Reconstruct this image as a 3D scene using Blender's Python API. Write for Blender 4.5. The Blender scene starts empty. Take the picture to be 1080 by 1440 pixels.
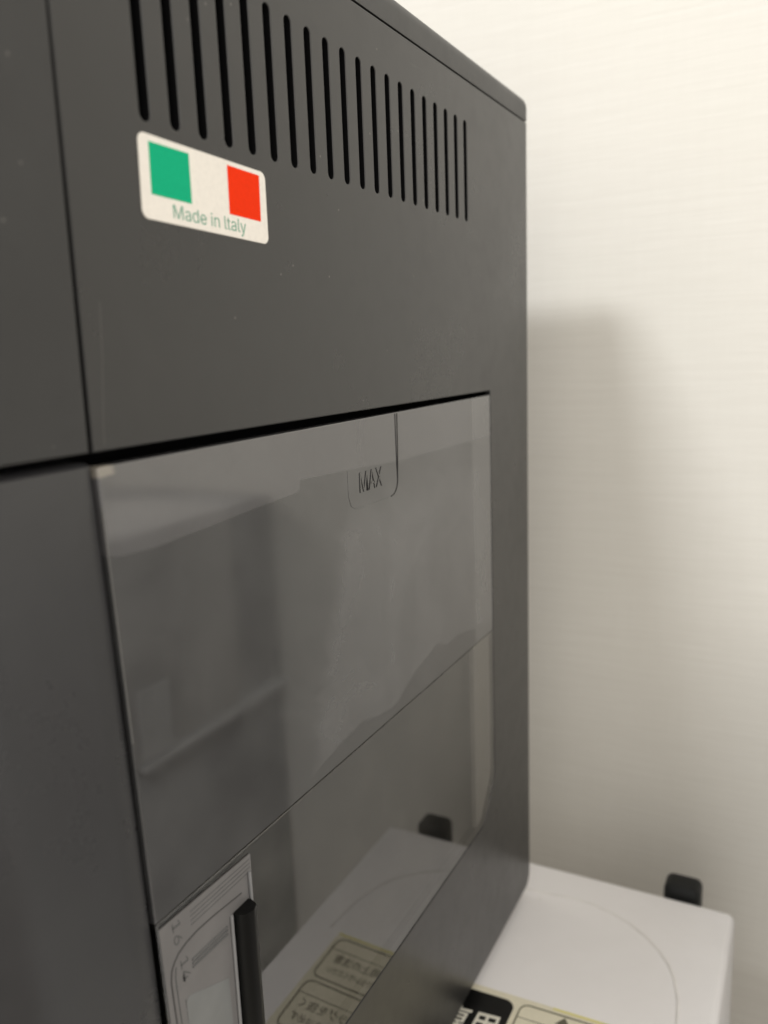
import bpy, bmesh, math, random
from mathutils import Matrix, Vector
random.seed(4)
S = bpy.context.scene
COL = S.collection
PI = math.pi

# ------------------------------------------------------------------ camera
# world axes: x = out of the machine's side, y = along the side towards the wall, z = up
cam_d = bpy.data.cameras.new('camera')
cam = bpy.data.objects.new('camera', cam_d)
COL.objects.link(cam)
RM = ((0.88608445, -0.05602812, 0.46012519),
      (0.46200376, 0.18708003, -0.86692191),
      (-0.03750823, 0.98074559, 0.1916539))
m = Matrix(RM).to_4x4()
m.translation = Vector((0.11, 0, 0))
cam.matrix_world = m
cam_d.sensor_fit = 'VERTICAL'
cam_d.sensor_height = 36
cam_d.sensor_width = 27
cam_d.lens = 29.125
cam_d.clip_start = 0.005
cam_d.clip_end = 50
cam_d.dof.use_dof = True
cam_d.dof.focus_distance = 0.215
cam_d.dof.aperture_fstop = 12.0
S.camera = cam

# ------------------------------------------------------------------ light
S.view_settings.view_transform = 'Standard'
S.view_settings.look = 'None'
S.view_settings.exposure = 0
S.view_settings.gamma = 1
W = bpy.data.worlds.new('World')
S.world = W
W.use_nodes = True
bg = W.node_tree.nodes['Background']
bg.inputs[0].default_value = (1.0, 0.953, 0.88, 1)
bg.inputs[1].default_value = 0.86


def area(name, loc, target, sx, sy, power, col, roll=0):
    d = bpy.data.lights.new(name, 'AREA')
    d.shape = 'RECTANGLE'
    d.size, d.size_y = sx, sy
    d.energy = power
    d.color = col
    o = bpy.data.objects.new(name, d)
    COL.objects.link(o)
    o.location = loc
    q = (Vector(target) - Vector(loc)).to_track_quat('-Z', 'Y')
    o.rotation_euler = q.to_euler()
    return o


# ceiling lamp over the viewer's left shoulder: throws the machine's shadow on the wall
area('ceiling_lamp', (-0.36, -0.78, 1.20), (0.05, 0.40, 0.0), 0.36, 0.16, 14.4, (0.96, 0.98, 1.0))
# softer room light from the right
area('room_lamp', (1.25, -0.35, 0.75), (0.0, 0.2, -0.05), 1.0, 0.8, 7.6, (1, 0.95, 0.88))


# ------------------------------------------------------------------ material helpers
class NT:
    def __init__(s, name):
        s.m = bpy.data.materials.new(name)
        s.m.use_nodes = True
        s.n = s.m.node_tree.nodes
        s.l = s.m.node_tree.links
        s.b = s.n['Principled BSDF']
        s.out = s.n['Material Output']

    def node(s, t, **kw):
        o = s.n.new(t)
        for k, v in kw.items():
            setattr(o, k, v)
        return o

    def link(s, a, b):
        s.l.new(a, b)

    def put(s, sock, v):
        if isinstance(v, (int, float)):
            sock.default_value = v
        elif isinstance(v, tuple):
            sock.default_value = v if len(v) == 4 or len(sock.default_value) == 3 else (*v, 1)
        else:
            s.link(v, sock)

    def math(s, op, a, b=0.0, clamp=False):
        o = s.node('ShaderNodeMath', operation=op)
        o.use_clamp = clamp
        s.put(o.inputs[0], a)
        s.put(o.inputs[1], b)
        return o.outputs[0]

    def ss(s, v, a, b, lo=0.0, hi=1.0):
        o = s.node('ShaderNodeMapRange', interpolation_type='SMOOTHSTEP')
        s.put(o.inputs['Value'], v)
        o.inputs['From Min'].default_value = a
        o.inputs['From Max'].default_value = b
        o.inputs['To Min'].default_value = lo
        o.inputs['To Max'].default_value = hi
        return o.outputs[0]

    def coords(s):
        return s.node('ShaderNodeTexCoord').outputs['Object']

    def sep(s, v):
        o = s.node('ShaderNodeSeparateXYZ')
        s.link(v, o.inputs[0])
        return o.outputs

    def mapping(s, v, scale=(1, 1, 1), rot=(0, 0, 0)):
        o = s.node('ShaderNodeMapping')
        s.link(v, o.inputs[0])
        o.inputs['Scale'].default_value = scale
        o.inputs['Rotation'].default_value = rot
        return o.outputs[0]

    def noise(s, v, scale, detail=4, rough=0.5, dist=0.0):
        o = s.node('ShaderNodeTexNoise')
        s.link(v, o.inputs['Vector'])
        o.inputs['Scale'].default_value = scale
        o.inputs['Detail'].default_value = detail
        o.inputs['Roughness'].default_value = rough
        o.inputs['Distortion'].default_value = dist
        return o.outputs['Fac']

    def mix(s, f, a, b):
        o = s.node('ShaderNodeMix', data_type='RGBA')
        s.put(o.inputs[0], f)
        s.put(o.inputs[6], a)
        s.put(o.inputs[7], b)
        return o.outputs[2]

    def bump(s, h, strength, dist):
        o = s.node('ShaderNodeBump')
        s.link(h, o.inputs['Height'])
        o.inputs['Strength'].default_value = strength
        o.inputs['Distance'].default_value = dist
        s.link(o.outputs[0], s.b.inputs['Normal'])
        return o.outputs[0]

    def base(s, c):
        s.put(s.b.inputs['Base Color'], c)

    def rough(s, r):
        s.put(s.b.inputs['Roughness'], r)


def plastic(name, col, rough=0.42, spec=0.5, smudge=0.5, grain=0.3):
    """moulded dark plastic: fine grain, greasy smudges, dust specks and a few hair scratches"""
    t = NT(name)
    c = t.coords()
    big = t.noise(c, 22, 5, 0.6, 0.6)
    mid = t.noise(c, 140, 4, 0.6)
    fine = t.noise(c, 2600, 2, 0.5)
    v = t.node('ShaderNodeTexVoronoi')
    t.link(c, v.inputs['Vector'])
    v.inputs['Scale'].default_value = 190
    speck = t.ss(v.outputs['Distance'], 0.07, 0.02)
    sepc = t.sep(v.outputs['Color'])
    rare = t.math('GREATER_THAN', sepc[0], 0.90)
    speck = t.math('MULTIPLY', speck, rare)
    sc = t.mapping(c, (1, 30, 700), (0.35, 0, 0))
    scr = t.noise(sc, 1.0, 2, 0.5)
    scr = t.ss(scr, 0.74, 0.80)
    f = t.math('MULTIPLY', t.ss(big, 0.35, 0.75), smudge * 0.55)
    col2 = tuple(min(1, x * 1.7 + 0.012) for x in col)
    cc = t.mix(f, col, col2)
    cc = t.mix(t.math('MULTIPLY', t.ss(mid, 0.5, 0.8), 0.3 * smudge), cc, tuple(x * 0.6 for x in col))
    cc = t.mix(t.math('MULTIPLY', scr, 0.10), cc, (0.2, 0.19, 0.18))
    cc = t.mix(t.math('MULTIPLY', speck, 0.35), cc, (0.35, 0.33, 0.30))
    t.base(cc)
    r = t.math('ADD', t.math('MULTIPLY', t.ss(big, 0.3, 0.7), 0.15 * smudge), rough - 0.05)
    r = t.math('ADD', r, t.math('MULTIPLY', t.ss(mid, 0.4, 0.7), 0.035))
    t.rough(r)
    t.b.inputs['Specular IOR Level'].default_value = spec
    t.bump(fine, grain, 0.00006)
    return t.m


def simple(name, col, rough=0.5, spec=0.5, var=0.08, nscale=60):
    t = NT(name)
    c = t.coords()
    n = t.noise(c, nscale, 4, 0.6)
    t.base(t.mix(t.math('MULTIPLY', t.ss(n, 0.3, 0.75), 1.0), tuple(x * (1 - var) for x in col), tuple(min(1, x * (1 + var)) for x in col)))
    t.rough(rough)
    t.b.inputs['Specular IOR Level'].default_value = spec
    return t.m


M_SIDE = plastic('satin_grey_black_plastic', (0.0125, 0.0122, 0.0122), 0.31, 0.62)
M_FRONT = plastic('dark_front_plastic', (0.021, 0.021, 0.021), 0.45, 0.5)
M_LOW = plastic('lower_dark_plastic', (0.026, 0.026, 0.028), 0.30, 0.6, 0.35)
M_LID = plastic('lid_plastic', (0.024, 0.024, 0.024), 0.45, 0.6)
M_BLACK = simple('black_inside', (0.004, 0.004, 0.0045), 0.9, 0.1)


# ---- tank front: smoked plastic with a limescale film that ends in a ragged tide mark
def tank_upper():
    t = NT('smoked_tank_plastic_filmed')
    c = t.coords()
    x, y, z = t.sep(c)
    big = t.noise(c, 26, 5, 0.62, 0.8)
    mid = t.noise(c, 120, 5, 0.65)
    st = t.noise(t.mapping(c, (1, 90, 9)), 1.0, 3, 0.6)
    def prof(pts, lo, hi):
        """height of a drawn outline as a function of y"""
        rr = t.node('ShaderNodeFloatCurve')
        t.link(t.math('DIVIDE', t.math('SUBTRACT', y, 0.10), 0.20), rr.inputs['Value'])
        cv = rr.mapping.curves[0]
        P = [((a - 0.10) / 0.20, (b - lo) / (hi - lo)) for a, b in pts]
        cv.points[0].location = P[0]
        cv.points[1].location = P[-1]
        for q in P[1:-1]:
            cv.points.new(*q)
        for q in cv.points:
            q.handle_type = 'VECTOR'
        rr.mapping.update()
        return t.math('ADD', t.math('MULTIPLY', rr.outputs[0], hi - lo), lo)
    # limescale tide line
    edge_n = t.noise(c, 90, 4, 0.6)
    wob = t.math('MULTIPLY', t.math('SUBTRACT', edge_n, 0.5), 0.0045)
    zz = t.math('ADD', z, wob)
    tl = prof([(0.10, -0.109), (0.160, -0.1078), (0.1700, -0.1050), (0.1895, -0.1030), (0.200, -0.1058), (0.2118, -0.1055), (0.224, -0.1010), (0.2332, -0.0992), (0.242, -0.0975),
               (0.250, -0.1005), (0.262, -0.1005), (0.2800, -0.1040), (0.30, -0.1052)], -0.112, -0.09)
    tide = t.ss(t.math('SUBTRACT', zz, tl), -0.0004, 0.0005)
    # film's slanting front paints in the edge of the mirrored bright wall
    lf = t.math('ADD', y, t.math('MULTIPLY', t.math('SUBTRACT', z, -0.0424), -0.40))
    lf = t.math('ADD', lf, t.math('MULTIPLY', t.math('SUBTRACT', big, 0.5), 0.016))
    left = t.ss(lf, 0.1830, 0.1930)
    film = t.math('MULTIPLY', t.math('MULTIPLY', tide, left), t.ss(z, -0.034, -0.050))
    film = t.math('MULTIPLY', film, t.ss(big, 0.25, 0.65, 0.6, 1.0))
    # paler band along the top, a little deeper at the front
    bl = prof([(0.10, -0.0330), (0.1050, -0.0345), (0.115, -0.0350), (0.1441, -0.0335), (0.1638, -0.0327), (0.1641, -0.0322), (0.1645, -0.0299), (0.19, -0.0310), (0.2175, -0.0323), (0.2600, -0.0328), (0.30, -0.0330)], -0.038, -0.028)
    band = t.ss(t.math('SUBTRACT', z, bl), -0.0003, 0.0004)
    side = t.ss(y, 0.2745, 0.2785)
    base = t.mix(t.ss(big, 0.35, 0.7), (0.026, 0.0255, 0.0265), (0.044, 0.0435, 0.0445))
    base = t.mix(t.math('MULTIPLY', film, 0.42), base, (0.118, 0.117, 0.120))
    base = t.mix(t.math('MULTIPLY', band, 0.60), base, (0.090, 0.087, 0.090))
    base = t.mix(t.math('MULTIPLY', side, 0.32), base, (0.17, 0.168, 0.166))
    base = t.mix(t.math('MULTIPLY', t.ss(st, 0.55, 0.75), 0.22), base, (0.03, 0.03, 0.028))
    base = t.mix(t.math('MULTIPLY', t.ss(mid, 0.6, 0.8), 0.25), base, (0.024, 0.024, 0.021))
    scuff = t.math('MULTIPLY', t.ss(t.math('ADD', y, t.math('MULTIPLY', mid, 0.004)), 0.1085, 0.1065), t.ss(t.math('ADD', z, t.math('MULTIPLY', big, 0.003)), -0.0187, -0.0180))
    base = t.mix(t.math('MULTIPLY', scuff, 0.6), base, (0.30, 0.27, 0.22))
    t.base(base)
    r = t.math('ADD', t.ss(big, 0.3, 0.7, 0.045, 0.09), t.math('MULTIPLY', film, 0.06))
    t.rough(r)
    t.b.inputs['Specular IOR Level'].default_value = 1.0
    t.b.inputs['IOR'].default_value = 1.6
    return t.m


M_TANK = tank_upper()


def clear_smoke():
    t = NT('clear_smoked_plastic')
    t.n.remove(t.b)
    c = t.coords()
    n = t.noise(c, 60, 5, 0.65, 0.5)
    tr = t.node('ShaderNodeBsdfTransparent')
    tr.inputs[0].default_value = (0.84, 0.83, 0.81, 1)
    gl = t.node('ShaderNodeBsdfGlossy')
    gl.inputs['Color'].default_value = (1, 1, 1, 1)
    t.link(t.ss(n, 0.45, 0.75, 0.012, 0.035), gl.inputs['Roughness'])
    df = t.node('ShaderNodeBsdfDiffuse')
    df.inputs[0].default_value = (0.30, 0.29, 0.27, 1)
    fr = t.node('ShaderNodeFresnel')
    fr.inputs[0].default_value = 2.1
    m1 = t.node('ShaderNodeMixShader')
    t.link(t.ss(n, 0.40, 0.80, 0.0, 0.045), m1.inputs[0])
    t.link(tr.outputs[0], m1.inputs[1])
    t.link(df.outputs[0], m1.inputs[2])
    m2 = t.node('ShaderNodeMixShader')
    geo = t.node('ShaderNodeNewGeometry')
    t.link(t.math('MULTIPLY', fr.outputs[0], t.math('SUBTRACT', 1.0, geo.outputs['Backfacing'])), m2.inputs[0])
    t.link(m1.outputs[0], m2.inputs[1])
    t.link(gl.outputs[0], m2.inputs[2])
    t.link(m2.outputs[0], t.out.inputs[0])
    return t.m


M_CLEAR = clear_smoke()
M_EDGE = simple('edge_highlight_and_scratch', (0.14, 0.135, 0.125), 0.3, 0.5)
M_TWALL = simple('tank_wall_plastic', (0.16, 0.158, 0.156), 0.45, 0.4, 0.12, 60)
M_MARK2 = simple('moulded_letter_plastic', (0.040, 0.039, 0.038), 0.3, 0.5)
M_MARK = simple('moulded_mark_plastic', (0.03, 0.029, 0.027), 0.25, 0.5)
M_LINER = simple('tank_inside_plastic', (0.006, 0.006, 0.0055), 0.5, 0.2, 0.3, 40)
M_SCALE = simple('scale_print_sheet', (0.150, 0.145, 0.145), 0.35, 0.4)
M_SCALE2 = simple('scale_print_sheet_pale', (0.165, 0.170, 0.170), 0.35, 0.4)
M_PRINT = simple('grey_print', (0.055, 0.052, 0.052), 0.5, 0.3)
M_PRINT2 = simple('faint_grey_print', (0.09, 0.09, 0.09), 0.5, 0.3)
M_PRINT3 = simple('blurred_grey_print', (0.105, 0.105, 0.105), 0.5, 0.3)
M_SCALE3 = simple('clear_sleeve_plastic', (0.22, 0.22, 0.225), 0.2, 0.5)
M_TUBE = simple('black_tube', (0.003, 0.003, 0.003), 0.4, 0.15)


# ---- sticker
def paper(name, col, rough=0.45, n=900, spec=0.35):
    t = NT(name)
    c = t.coords()
    g = t.noise(c, n, 3, 0.6)
    b = t.noise(c, 90, 4, 0.6)
    k = t.mix(t.ss(g, 0.3, 0.8, 0, 0.5), col, tuple(x * 0.86 for x in col))
    k = t.mix(t.ss(b, 0.55, 0.8, 0, 0.22), k, tuple(x * y for x, y in zip(col, (0.84, 0.80, 0.72))))
    t.base(k)
    t.rough(rough)
    t.b.inputs['Specular IOR Level'].default_value = spec
    return t.m


M_STK = paper('cream_sticker', (0.84, 0.80, 0.735))
M_GREEN = paper('green_print', (0.004, 0.42, 0.21), n=1500, spec=0.08, rough=0.55)
M_RED = paper('red_print', (0.86, 0.035, 0.002), n=1500, spec=0.06, rough=0.55)
M_GTXT = paper('grey_green_lettering', (0.07, 0.30, 0.20), n=1500, spec=0.1)


# ---- wallpaper, appliance, label
def wallpaper():
    t = NT('cream_woven_wallpaper')
    c = t.coords()
    h1 = t.noise(t.mapping(c, (20, 1, 800)), 1.0, 4, 0.65)
    h2 = t.noise(t.mapping(c, (60, 1, 1800)), 1.0, 3, 0.6)
    v1 = t.noise(t.mapping(c, (420, 1, 30)), 1.0, 3, 0.6)
    b = t.noise(c, 7, 3, 0.5)
    h = t.math('ADD', t.math('MULTIPLY', h1, 0.6), t.math('MULTIPLY', h2, 0.4))
    h = t.math('ADD', h, t.math('MULTIPLY', v1, 0.15))
    k = t.mix(t.ss(h, 0.3, 0.8), (0.865, 0.84, 0.78), (0.81, 0.782, 0.72))
    k = t.mix(t.ss(b, 0.4, 0.7, 0, 0.10), k, (0.83, 0.82, 0.72))
    t.base(k)
    t.rough(0.85)
    t.bump(h, 0.35, 0.0006)
    return t.m


def white_plastic():
    t = NT('yellowing_white_plastic')
    c = t.coords()
    b = t.noise(c, 16, 5, 0.6, 0.5)
    v = t.node('ShaderNodeTexVoronoi')
    t.link(c, v.inputs['Vector'])
    v.inputs['Scale'].default_value = 110
    sp = t.math('MULTIPLY', t.ss(v.outputs['Distance'], 0.09, 0.03), t.math('GREATER_THAN', t.sep(v.outputs['Color'])[1], 0.80))
    st = t.noise(c, 85, 5, 0.7)
    k = t.mix(t.ss(b, 0.35, 0.75), (0.89, 0.872, 0.875), (0.85, 0.83, 0.83))
    k = t.mix(t.ss(st, 0.66, 0.78, 0, 0.22), k, (0.5, 0.47, 0.42))
    k = t.mix(t.math('MULTIPLY', sp, 0.35), k, (0.35, 0.32, 0.28))
    t.base(k)
    t.rough(t.ss(b, 0.3, 0.7, 0.38, 0.5))
    return t.m


M_WALL = wallpaper()
M_WHITE = white_plastic()
M_GROOVE = simple('dull_ring_plastic', (0.80, 0.78, 0.76), 0.6)  # slightly darker than the white casing
M_LABEL = paper('ivory_label_film', (0.80, 0.755, 0.60), 0.35, 500)
M_LABEL2 = paper('pale_label_field', (0.78, 0.755, 0.66), 0.35, 500)
M_YEL = paper('yellow_label_band', (0.80, 0.74, 0.30), 0.4, 500)
M_INK = simple('black_ink', (0.006, 0.006, 0.006), 0.32, 0.5)
M_OLIVE = simple('olive_grey_ink', (0.13, 0.12, 0.08), 0.5)
M_RUBBER = simple('black_moulded_spacer', (0.009, 0.010, 0.010), 0.5, 0.3)
M_FLOOR = simple('grey_brown_floor', (0.22, 0.19, 0.16), 0.6)


# ------------------------------------------------------------------ mesh helpers
def link(name, me, mat, parent=None, smooth=None):
    o = bpy.data.objects.new(name, me)
    COL.objects.link(o)
    me.materials.clear()
    me.materials.append(mat)
    if parent:
        o.parent = parent
    if smooth:
        me.polygons.foreach_set('use_smooth', [True] * len(me.polygons))
        try:
            me.set_sharp_from_angle(angle=smooth)
        except Exception:
            pass
    return o


def tag(o, label=None, cat=None, kind=None, group=None):
    if label: o['label'] = label
    if cat: o['category'] = cat
    if kind: o['kind'] = kind
    if group: o['group'] = group
    return o


def empty(name, loc, label, cat):
    o = bpy.data.objects.new(name, None)
    o.empty_display_size = 0.02
    COL.objects.link(o)
    o.location = loc
    o['label'] = label
    o['category'] = cat
    return o


def corner_path(pts, radii, n=8):
    """closed outline through pts with each corner rounded by its radius"""
    out = []
    N = len(pts)
    for i, p in enumerate(pts):
        r = radii[i] if isinstance(radii, (list, tuple)) else radii
        p = Vector(p)
        if r <= 0:
            out.append(p)
            continue
        a = (Vector(pts[i - 1]) - p).normalized()
        b = (Vector(pts[(i + 1) % N]) - p).normalized()
        ang = a.angle(b)
        t = r / math.tan(ang / 2)
        c = p + (a + b).normalized() * (r / math.sin(ang / 2))
        s, e = p + a * t - c, p + b * t - c
        for k in range(n + 1):
            f = k / n
            v = s.lerp(e, f)
            out.append(c + v.normalized() * r)
    return out


YZ = Matrix(((0, 0, 1, 0), (1, 0, 0, 0), (0, 1, 0, 0), (0, 0, 0, 1)))      # flat shape -> side of the machine
XY = Matrix.Identity(4)                                                    # flat shape -> lying down


def slab(name, loops, thick, bevel, mat, parent, face, frame=YZ, res=2, smooth=0.6):
    """flat slab with holes; loops[0] is the outline. Its outer face lies at `face` along the frame's normal."""
    cu = bpy.data.curves.new(name, 'CURVE')
    cu.dimensions = '2D'
    cu.fill_mode = 'BOTH'
    for lp in loops:
        sp = cu.splines.new('POLY')
        sp.points.add(len(lp) - 1)
        for i, p in enumerate(lp):
            sp.points[i].co = (p[0], p[1], 0, 1)
        sp.use_cyclic_u = True
    cu.extrude = thick / 2 - bevel
    cu.bevel_depth = bevel
    cu.bevel_resolution = res
    cu.offset = -bevel
    tmp = bpy.data.objects.new('tmp', cu)
    COL.objects.link(tmp)
    dg = bpy.context.evaluated_depsgraph_get()
    me = bpy.data.meshes.new_from_object(tmp.evaluated_get(dg))
    bpy.data.objects.remove(tmp)
    me.transform(frame @ Matrix.Translation((0, 0, face - thick / 2)))
    me.name = name
    return link(name, me, mat, parent, smooth)


FONT = None
try:
    import os
    FONT = bpy.data.fonts.load(os.path.join(bpy.utils.system_resource('DATAFILES'), 'fonts', 'Inter.woff2'))
except Exception:
    FONT = None


def text_mesh(name, body, box, thick, face, mat, parent, frame=YZ, font=None, weight=0.0, quad=None):
    """lettering fitted to box = (u0, v0, u1, v1)"""
    cu = bpy.data.curves.new(name, 'FONT')
    cu.body = body
    if FONT and body.isascii():
        cu.font = FONT
    cu.size = 0.01
    cu.offset = weight
    cu.extrude = thick / 2
    cu.resolution_u = 4
    tmp = bpy.data.objects.new('tmp', cu)
    COL.objects.link(tmp)
    dg = bpy.context.evaluated_depsgraph_get()
    me = bpy.data.meshes.new_from_object(tmp.evaluated_get(dg))
    bpy.data.objects.remove(tmp)
    xs = [v.co.x for v in me.vertices]
    ys = [v.co.y for v in me.vertices]
    x0, x1, y0, y1 = min(xs), max(xs), min(ys), max(ys)
    for v in me.vertices:
        u = (v.co.x - x0) / (x1 - x0)
        w = (v.co.y - y0) / (y1 - y0)
        if quad:      # four corners bl, br, tl, tr
            bl, br, tl, tr = [Vector(q) for q in quad]
            p = bl.lerp(br, u).lerp(tl.lerp(tr, u), w)
            v.co.x, v.co.y = p
        else:
            v.co.x = box[0] + (box[2] - box[0]) * u
            v.co.y = box[1] + (box[3] - box[1]) * w
    me.transform(frame @ Matrix.Translation((0, 0, face - thick / 2)))
    return link(name, me, mat, parent)


def box(name, a, b, mat, parent=None, bev=0.0, seg=3, smooth=0.7, edges=None):
    bm = bmesh.new()
    bmesh.ops.create_cube(bm, size=1)
    for v in bm.verts:
        v.co = Vector([(a[i] + b[i]) / 2 + v.co[i] * (b[i] - a[i]) for i in range(3)])
    if bev:
        es = [e for e in bm.edges if edges is None or edges(e)]
        bmesh.ops.bevel(bm, geom=es, offset=bev, segments=seg, profile=0.5, affect='EDGES')
    me = bpy.data.meshes.new(name)
    bm.to_mesh(me)
    bm.free()
    return link(name, me, mat, parent, smooth)


def tube(name, pts, r, mat, parent, closed=False, n=8):
    cu = bpy.data.curves.new(name, 'CURVE')
    cu.dimensions = '3D'
    sp = cu.splines.new('POLY')
    sp.points.add(len(pts) - 1)
    for i, p in enumerate(pts):
        sp.points[i].co = (*p, 1)
    sp.use_cyclic_u = closed
    cu.bevel_depth = r
    cu.bevel_resolution = 2
    cu.use_fill_caps = True
    tmp = bpy.data.objects.new('tmp', cu)
    COL.objects.link(tmp)
    dg = bpy.context.evaluated_depsgraph_get()
    me = bpy.data.meshes.new_from_object(tmp.evaluated_get(dg))
    bpy.data.objects.remove(tmp)
    return link(name, me, mat, parent, 1.0)


def grid_mesh(name, rows, mat, parent, closed_cap=False, smooth=0.8):
    nv = len(rows[0])
    vs = [v for r in rows for v in r]
    fs = []
    for i in range(len(rows) - 1):
        for j in range(nv - 1):
            a = i * nv + j
            fs.append((a, a + 1, a + nv + 1, a + nv))
    me = bpy.data.meshes.new(name)
    me.from_pydata(vs, [], fs)
    me.update()
    return link(name, me, mat, parent, smooth)


# ------------------------------------------------------------------ setting
wall = box('wall', (-1.6, 0.42, -1.0), (1.0, 0.52, 1.6), M_WALL)
tag(wall, kind='structure')
floor = box('floor', (-1.6, -1.2, -1.05), (1.6, 0.42, -1.0), M_FLOOR)
tag(floor, kind='structure')

# ------------------------------------------------------------------ coffee machine
MC = empty('coffee_machine', (0, 0.17, -0.2565), 'dark grey plastic coffee machine with slotted side, cream sticker and smoked water tank', 'coffee machine')
MC_INV = Vector((0, -0.17, 0.2565))
parts_before = set(bpy.data.objects)

# side panel with twenty ventilation slots
outline = corner_path(
    [(0.1029, 0.0864), (0.3405, 0.0864), (0.3405, -0.2500), (0.1088, -0.2500), (0.1075, -0.1880),
     (0.2830, -0.1880), (0.2956, -0.1722), (0.2956, -0.0163), (0.10195, -0.0154)],
    [0, 0.0, 0.0060, 0, 0, 0.008, 0.012, 0.0, 0.0], 8)
loops = [outline]
SW = 0.0027
for i in range(20):
    yc = 0.12195 + i * 0.008055
    zb, zt = 0.0418, 0.0738
    pts = []
    r = SW / 2
    for k in range(9):
        a = PI * k / 8
        pts.append((yc + r * math.cos(a), zt - r + r * math.sin(a)))
    for k in range(9):
        a = PI + PI * k / 8
        pts.append((yc + r * math.cos(a), zb + r + r * math.sin(a)))
    loops.append(pts)
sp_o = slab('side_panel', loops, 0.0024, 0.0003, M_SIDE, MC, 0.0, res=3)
# slot walls coloured black to stand in for the shade inside the slots
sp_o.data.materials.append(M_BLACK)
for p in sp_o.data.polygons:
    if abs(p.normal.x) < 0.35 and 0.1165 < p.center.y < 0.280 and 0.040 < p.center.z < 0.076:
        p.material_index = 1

# front end of the side, flush, behind a seam that tapers shut towards the top
slab('front_side_panel', [corner_path([(0.02, -0.0151), (0.1012, -0.0154), (0.1027, 0.0864), (0.02, 0.0864)], 0)],
     0.0034, 0.0004, M_FRONT, MC, -0.0001, res=3)

# lower front corner: flat next to the tank, then rolling round to the front
rows = []
for z, ye, inset in ((-0.0172, 0.1021, 0.0008), (-0.0178, 0.1022, 0.0), (-0.06, 0.1034, 0.0), (-0.11, 0.1049, 0.0), (-0.188, 0.1071, 0.0), (-0.25, 0.1086, 0.0)):
    r = []
    r.append((-0.0045, ye, z))
    r.append((-0.0016 - inset, ye, z))
    r.append((-0.0010 - inset, ye - 0.0005, z))
    y1 = 0.0820
    for k in range(0, 5):
        r.append((-0.0008 - inset, ye - 0.001 + (y1 - ye + 0.001) * k / 4, z))
    R1 = 0.020
    for k in range(1, 17):
        a = PI / 2 * k / 16
        r.append((-0.0008 - inset - R1 + R1 * math.cos(a), y1 - R1 * math.sin(a), z))
    r.append((-0.235, y1 - R1, z))
    rows.append(r)
rows.insert(0, [(x - 0.004, y - 0.0004, z) if i == 99 else (x - 0.010, y, -0.0170) for i, (x, y, z) in enumerate(rows[0])])
o = grid_mesh('lower_front_panel', rows, M_LOW, MC, smooth=0.9)

# lid
lid = box('top_lid', (-0.235, 0.02, 0.0869), (0.0, 0.3405, 0.0966), M_LID, MC, 0.0046, 6,
          edges=lambda e: (max(v.co.z for v in e.verts) > 0.096 and min(v.co.z for v in e.verts) > 0.096))
# inside and back
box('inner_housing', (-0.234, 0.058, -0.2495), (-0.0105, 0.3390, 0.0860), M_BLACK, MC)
box('back_panel', (-0.235, 0.3375, -0.2495), (-0.0036, 0.3402, 0.0862), M_SIDE, MC)
for fx, fy in ((-0.03, 0.31), (-0.03, 0.09), (-0.2, 0.31), (-0.2, 0.09)):
    bm = bmesh.new()
    bmesh.ops.create_cone(bm, cap_ends=True, segments=24, radius1=0.010, radius2=0.011, depth=0.0064,
                          matrix=Matrix.Translation((fx, fy, -0.2532)))
    me = bpy.data.meshes.new('foot')
    bm.to_mesh(me)
    bm.free()
    link('foot', me, M_RUBBER, MC)

# water tank
TK = slab('water_tank', [corner_path([(0.10225, -0.0180), (0.10505, -0.1090), (0.2949, -0.1100), (0.2949, -0.01785)], [0.0008, 0, 0, 0.0006], 4)],
          0.0040, 0.00035, M_TANK, MC, 0.0001, res=3)
tag(TK, 'smoked plastic water tank with limescale haze')
tube('tank_edge_highlight', [(0.00015, 0.1024, -0.0250), (0.0002, 0.10315, -0.047), (0.0001, 0.1040, -0.0700)], 0.00009, M_EDGE, TK)  # thin pale line drawn in as the highlight on the tank's bevelled edge
slab('tank_window', [corner_path([(0.10515, -0.10925), (0.1076, -0.1874), (0.2827, -0.1874), (0.2949, -0.1719), (0.2949, -0.11025)],
                                 [0, 0.002, 0.008, 0.0115, 0], 8)],
     0.0010, 0.0003, M_CLEAR, TK, 0.0001, res=2)
slab('tank_liner', [corner_path([(0.1056, -0.1100), (0.1080, -0.1872), (0.2825, -0.1872), (0.2946, -0.1717), (0.2946, -0.1108)],
                                 [0, 0.002, 0.008, 0.0115, 0], 8)], 0.0030, 0.0003, M_LINER, TK, -0.0046)
slab('tank_side_wall', [corner_path([(0.2775, -0.1108), (0.2775, -0.1865), (0.2818, -0.1865), (0.2944, -0.1712), (0.2944, -0.1108)],
                                 [0, 0.0, 0.007, 0.0115, 0], 8)], 0.0020, 0.0003, M_TWALL, TK, -0.0012)
# MAX tab
tabp = []
for k in range(9):
    a = PI / 2 * k / 8
    tabp.append((0.00015, 0.2120 + 0.0045 * math.cos(a), -0.0375 - 0.0045 * math.sin(a)))
tube('tab_outline', [(0.00045, 0.2167, -0.0182), (0.00035, 0.2166, -0.0295), (0.00015, 0.2165, -0.0375)] + tabp, 0.00018, M_MARK, TK)
tube('tab_outline', [(0.00010, 0.1872, -0.031), (0.00010, 0.1873, -0.0380), (0.00010, 0.1885, -0.0408), (0.00010, 0.1915, -0.0420), (0.0001, 0.2105, -0.0420)],
     0.00009, M_TANK, TK)
text_mesh('max_lettering', 'MAX', (0.1936, -0.0379, 0.2068, -0.0324), 0.0006, 0.00030, M_TANK, TK)

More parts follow.
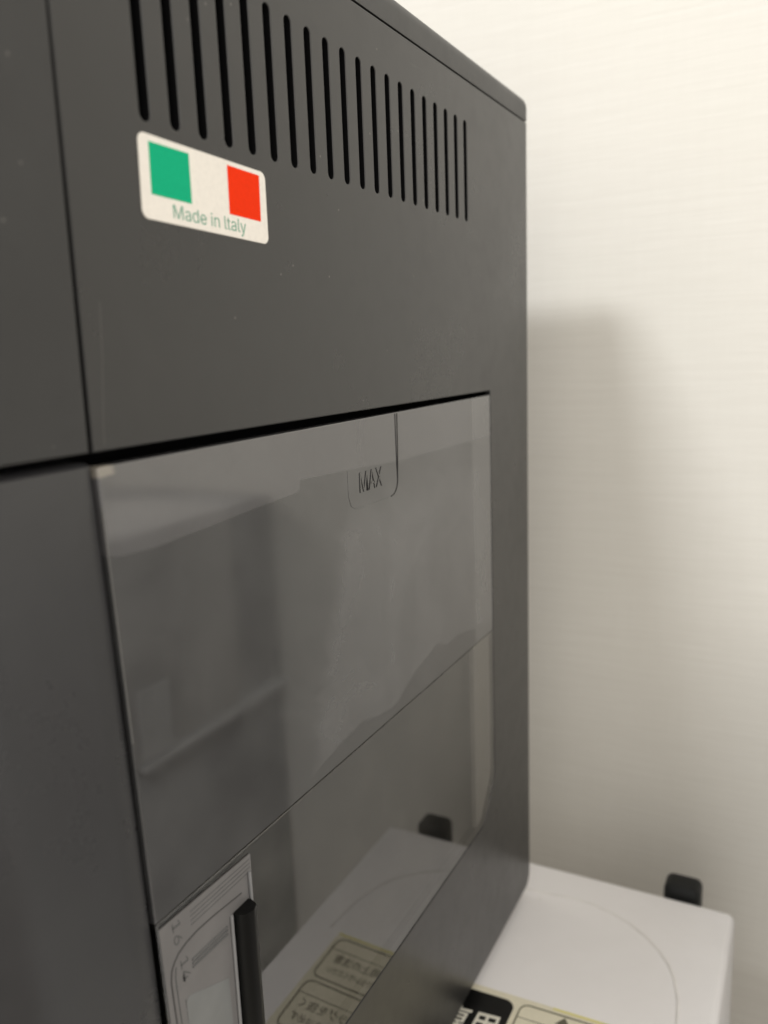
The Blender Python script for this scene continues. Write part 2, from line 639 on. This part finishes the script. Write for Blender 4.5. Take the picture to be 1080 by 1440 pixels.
# printed level strip on the lower window, with a black tube in a clear sleeve
card = slab('scale_sheet', [corner_path([(0.1053, -0.1104), (0.1080, -0.1868), (0.1350, -0.1868), (0.1350, -0.1114)], 0)], 0.0004, 0.0001, M_SCALE, TK, 0.0005)
slab('pale_field', [corner_path([(0.1108, -0.1296), (0.1122, -0.1860), (0.1250, -0.1860), (0.1243, -0.1356)], [0.001, 0, 0, 0.0005], 4)], 0.0001, 0.00002, M_SCALE2, TK, 0.00056)
for k, s_ in enumerate(('16', '14', '12')):
    z0 = -0.1113 - k * 0.0094
    y0 = 0.1088 + 0.0010 * min(k, 1) + 0.0004 * k
    text_mesh('scale_number', s_, None, 0.00008, 0.00055, M_PRINT2, TK,
              quad=[(y0, z0), (y0 + 0.0003, z0 - 0.0054), (y0 + 0.0023, z0 - 0.0002), (y0 + 0.0026, z0 - 0.0056)])
for k in range(4):
    dz = -0.0010 * k
    tube('scale_line', [(0.00050, 0.1142, -0.1122 + dz), (0.00050, 0.1345, -0.1124 + dz)], 0.00010, M_PRINT2, TK)
for k in range(3):
    tube('scale_line', [(0.00050, 0.1136, -0.1229 - 0.0009 * k), (0.00050, 0.1252, -0.1233 - 0.0009 * k)], 0.00028, M_PRINT3, TK)
arc = [(0.1308, -0.1187), (0.1210, -0.1178), (0.1160, -0.1176), (0.1123, -0.1180), (0.1100, -0.1187), (0.1086, -0.1198), (0.1076, -0.1212), (0.1072, -0.1235), (0.1074, -0.1280), (0.1077, -0.1335), (0.1098, -0.1868)]
tube('scale_line', [(0.00052, a, b) for a, b in arc], 0.00017, M_PRINT, TK)
tube('scale_line', [(0.00050, a + 0.0013, b) for a, b in arc[6:]], 0.00014, M_PRINT2, TK)
tb = [(0.0012, 0.1302, -0.1215), (0.0012, 0.1302, -0.1235), (0.0012, 0.1301, -0.1300), (0.0012, 0.1304, -0.1868)]
tube('black_tube', tb, 0.0030, M_TUBE, TK, n=12)
for s_ in (-1, 1):
    tube('clear_sleeve', [(0.0008, 0.1302 + s_ * 0.0036, -0.1150 if s_ > 0 else -0.1215), (0.0008, 0.1303 + s_ * 0.0036, -0.1868)], 0.00042, M_SCALE3, TK)

# sticker
SK = slab('sticker', [corner_path([(0.1194, 0.0398), (0.1189, 0.0250), (0.1576, 0.02375), (0.1577, 0.0387)], 0.0016, 8)],
          0.00022, 0.00005, M_STK, MC, 0.00018, res=2)
# a hair scratch above the gap
tube('scratch', [(-0.00002, 0.1068, 0.010), (-0.00002, 0.1062, 0.001), (-0.00002, 0.1049, -0.010), (-0.00002, 0.1046, -0.0145)], 0.00004, M_EDGE, MC)
tag(SK, 'cream sticker with a green and a red square')
slab('green_square', [[(0.12194, 0.0385), (0.12167, 0.02937), (0.13272, 0.02907), (0.13283, 0.03827)]], 0.00004, 0.000005, M_GREEN, SK, 0.00021)
slab('red_square', [[(0.14453, 0.03816), (0.14434, 0.02862), (0.15517, 0.02829), (0.15546, 0.03781)]], 0.00004, 0.000005, M_RED, SK, 0.00021)
text_mesh('lettering', 'Made in ltaly', None, 0.00004, 0.00021, M_GTXT, SK,
          quad=[(0.1272, 0.02515), (0.1496, 0.02455), (0.1272, 0.02835), (0.1496, 0.02795)], weight=-0.00004)

for o in set(bpy.data.objects) - parts_before:
    if o.parent == MC:
        o.location = o.location + MC_INV

# ------------------------------------------------------------------ white appliance under the machine
ZT = -0.2570
WA = empty('white_appliance', (-0.08, 0.12, -1.0), 'white plastic appliance whose top carries the coffee machine, with labels and a faint moulded ring', 'appliance')
pb = set(bpy.data.objects)
box('casing', (-0.30, -0.16, -0.995), (0.0885, 0.3665, ZT), M_WHITE, WA, 0.0035, 5)
ring = [(-0.030, 0.3395), (-0.010, 0.3425), (0.0076, 0.3445), (0.0200, 0.3460), (0.0283, 0.3455), (0.0380, 0.3430), (0.0463, 0.3395), (0.0545, 0.3340), (0.0617, 0.3270),
        (0.0665, 0.3205), (0.0699, 0.3135), (0.0730, 0.3020), (0.0745, 0.2898), (0.0748, 0.2810)]
tube('moulded_ring', [(x, y, ZT - 0.0006) for x, y in ring], 0.0009, M_GROOVE, WA)
lab = slab('instruction_label', [corner_path([(-0.16, 0.2700), (0.0695, 0.2792), (0.0695, -0.02), (-0.16, -0.02)], [0.001, 0.004, 0.004, 0.001], 6)],
           0.0002, 0.00005, M_LABEL, WA, ZT + 0.0002, XY)
FZ = ZT + 0.00026
slab('black_heading_block', [corner_path([(-0.045, 0.2715), (0.0158, 0.2738), (0.0158, 0.2440), (-0.045, 0.2440)], [0.003, 0.004, 0.003, 0.003], 8)], 0.0001, 0.00002, M_INK, lab, FZ + 0.00004, XY)
text_mesh('heading_lettering', '専用', None, 0.00005, FZ + 0.0001, M_LABEL2, lab, XY,
          quad=[(-0.0100, 0.2490), (0.0132, 0.2500), (-0.0085, 0.2625), (0.0128, 0.2650)], weight=0.00012)


def ring_frame(pts, radii, w, mat, name='frame_line'):
    lp = corner_path(pts, radii, 8)
    tube(name, [(p[0], p[1], FZ) for p in lp], w, mat, lab, closed=True)


ring_frame([(0.0182, 0.2742), (0.0672, 0.2762), (0.0670, 0.2522), (0.0182, 0.2500)], 0.0035, 0.00028, M_OLIVE)
ring_frame([(0.0182, 0.2470), (0.0670, 0.2495), (0.0662, 0.2240), (0.0182, 0.2215)], 0.0035, 0.00028, M_OLIVE)
ring_frame([(0.0182, 0.2190), (0.0670, 0.2212), (0.0662, 0.1960), (0.0182, 0.1940)], 0.0035, 0.00028, M_OLIVE)
tube('frame_line', [(0.0184, 0.2672, FZ), (0.0668, 0.2692, FZ)], 0.00014, M_OLIVE, lab)
tube('frame_line', [(0.0184, 0.2400, FZ), (0.0668, 0.2422, FZ)], 0.00014, M_OLIVE, lab)
slab('yellowed_edge', [[(0.0300, 0.2764), (0.0690, 0.2780), (0.0690, 0.2791), (0.0300, 0.2775)]], 0.0001, 0.00002, M_YEL, lab, FZ + 0.00006, XY)
# warning triangle and small print lines
slab('warning_triangle', [[(0.0325, 0.2700), (0.0385, 0.2702), (0.0354, 0.2742)]], 0.0001, 0.00002, M_OLIVE, lab, FZ + 0.00006, XY)
text_mesh('small_print', '使用上の注意', None, 0.00005, FZ + 0.00006, M_OLIVE, lab, XY, quad=[(0.036, 0.2610), (0.0628, 0.2620), (0.036, 0.2660), (0.0628, 0.2670)])
text_mesh('small_print', '水をかけないでください', None, 0.00005, FZ + 0.00006, M_OLIVE, lab, XY, quad=[(0.032, 0.2550), (0.0630, 0.2560), (0.032, 0.2585), (0.0630, 0.2595)])
text_mesh('small_print', '電源プラグを抜く', None, 0.00005, FZ + 0.00006, M_OLIVE, lab, XY, quad=[(0.026, 0.2335), (0.0630, 0.2350), (0.026, 0.2385), (0.0630, 0.2400)])
text_mesh('small_print', 'お手入れのときは必ず', None, 0.00005, FZ + 0.00006, M_OLIVE, lab, XY, quad=[(0.026, 0.2270), (0.0630, 0.2285), (0.026, 0.2310), (0.0630, 0.2325)])
for o in set(bpy.data.objects) - pb:
    if o.parent == WA:
        o.location = o.location - Vector((-0.08, 0.12, -1.0))

# black plastic spacer standing up behind the appliance's rear edge
sp = box('plastic_spacer', (0.0565, 0.3675, -0.2900), (0.0730, 0.3815, -0.2530), M_RUBBER, None, 0.0034, 6)
tag(sp, 'small black plastic block sticking up behind the white rear edge by the wall', 'spacer')

# ------------------------------------------------------------------ cabinet added out of frame to give the tank its reflections
CB = empty('added_cabinet', (0.40, 0.30, -1.0), 'cabinet added out of frame, only seen mirrored in the smoked water tank', 'added_cabinet')
pb = set(bpy.data.objects)
M_CAB = simple('added_grey_cabinet_board', (0.76, 0.745, 0.72), 0.5, 0.4, 0.12, 14)
M_CABD = simple('added_dark_cabinet_board', (0.54, 0.535, 0.52), 0.5, 0.4, 0.2, 20)
M_RAIL = simple('added_pale_metal_rail', (0.88, 0.875, 0.86), 0.35, 0.5)
box('added_side_board', (0.190, 0.245, -0.2060), (0.60, 0.3750, -0.0850), M_CAB, CB, 0.002, 2)
box('added_rear_board', (0.1935, 0.3755, -0.2060), (0.59, 0.4185, -0.0860), M_CABD, CB, 0.001, 2)
box('added_lower_board', (0.1935, 0.250, -0.995), (0.59, 0.4185, -0.2125), M_CABD, CB, 0.001, 2)
box('added_rail', (0.1880, 0.2885, -0.2105), (0.1960, 0.4185, -0.2065), M_RAIL, CB, 0.001, 2)
box('added_pale_card', (0.1885, 0.2890, -0.2045), (0.1895, 0.3120, -0.1665), M_RAIL, CB, 0.0002, 1)
for o in set(bpy.data.objects) - pb:
    if o.parent == CB:
        o.location = o.location - Vector((0.40, 0.30, -1.0))
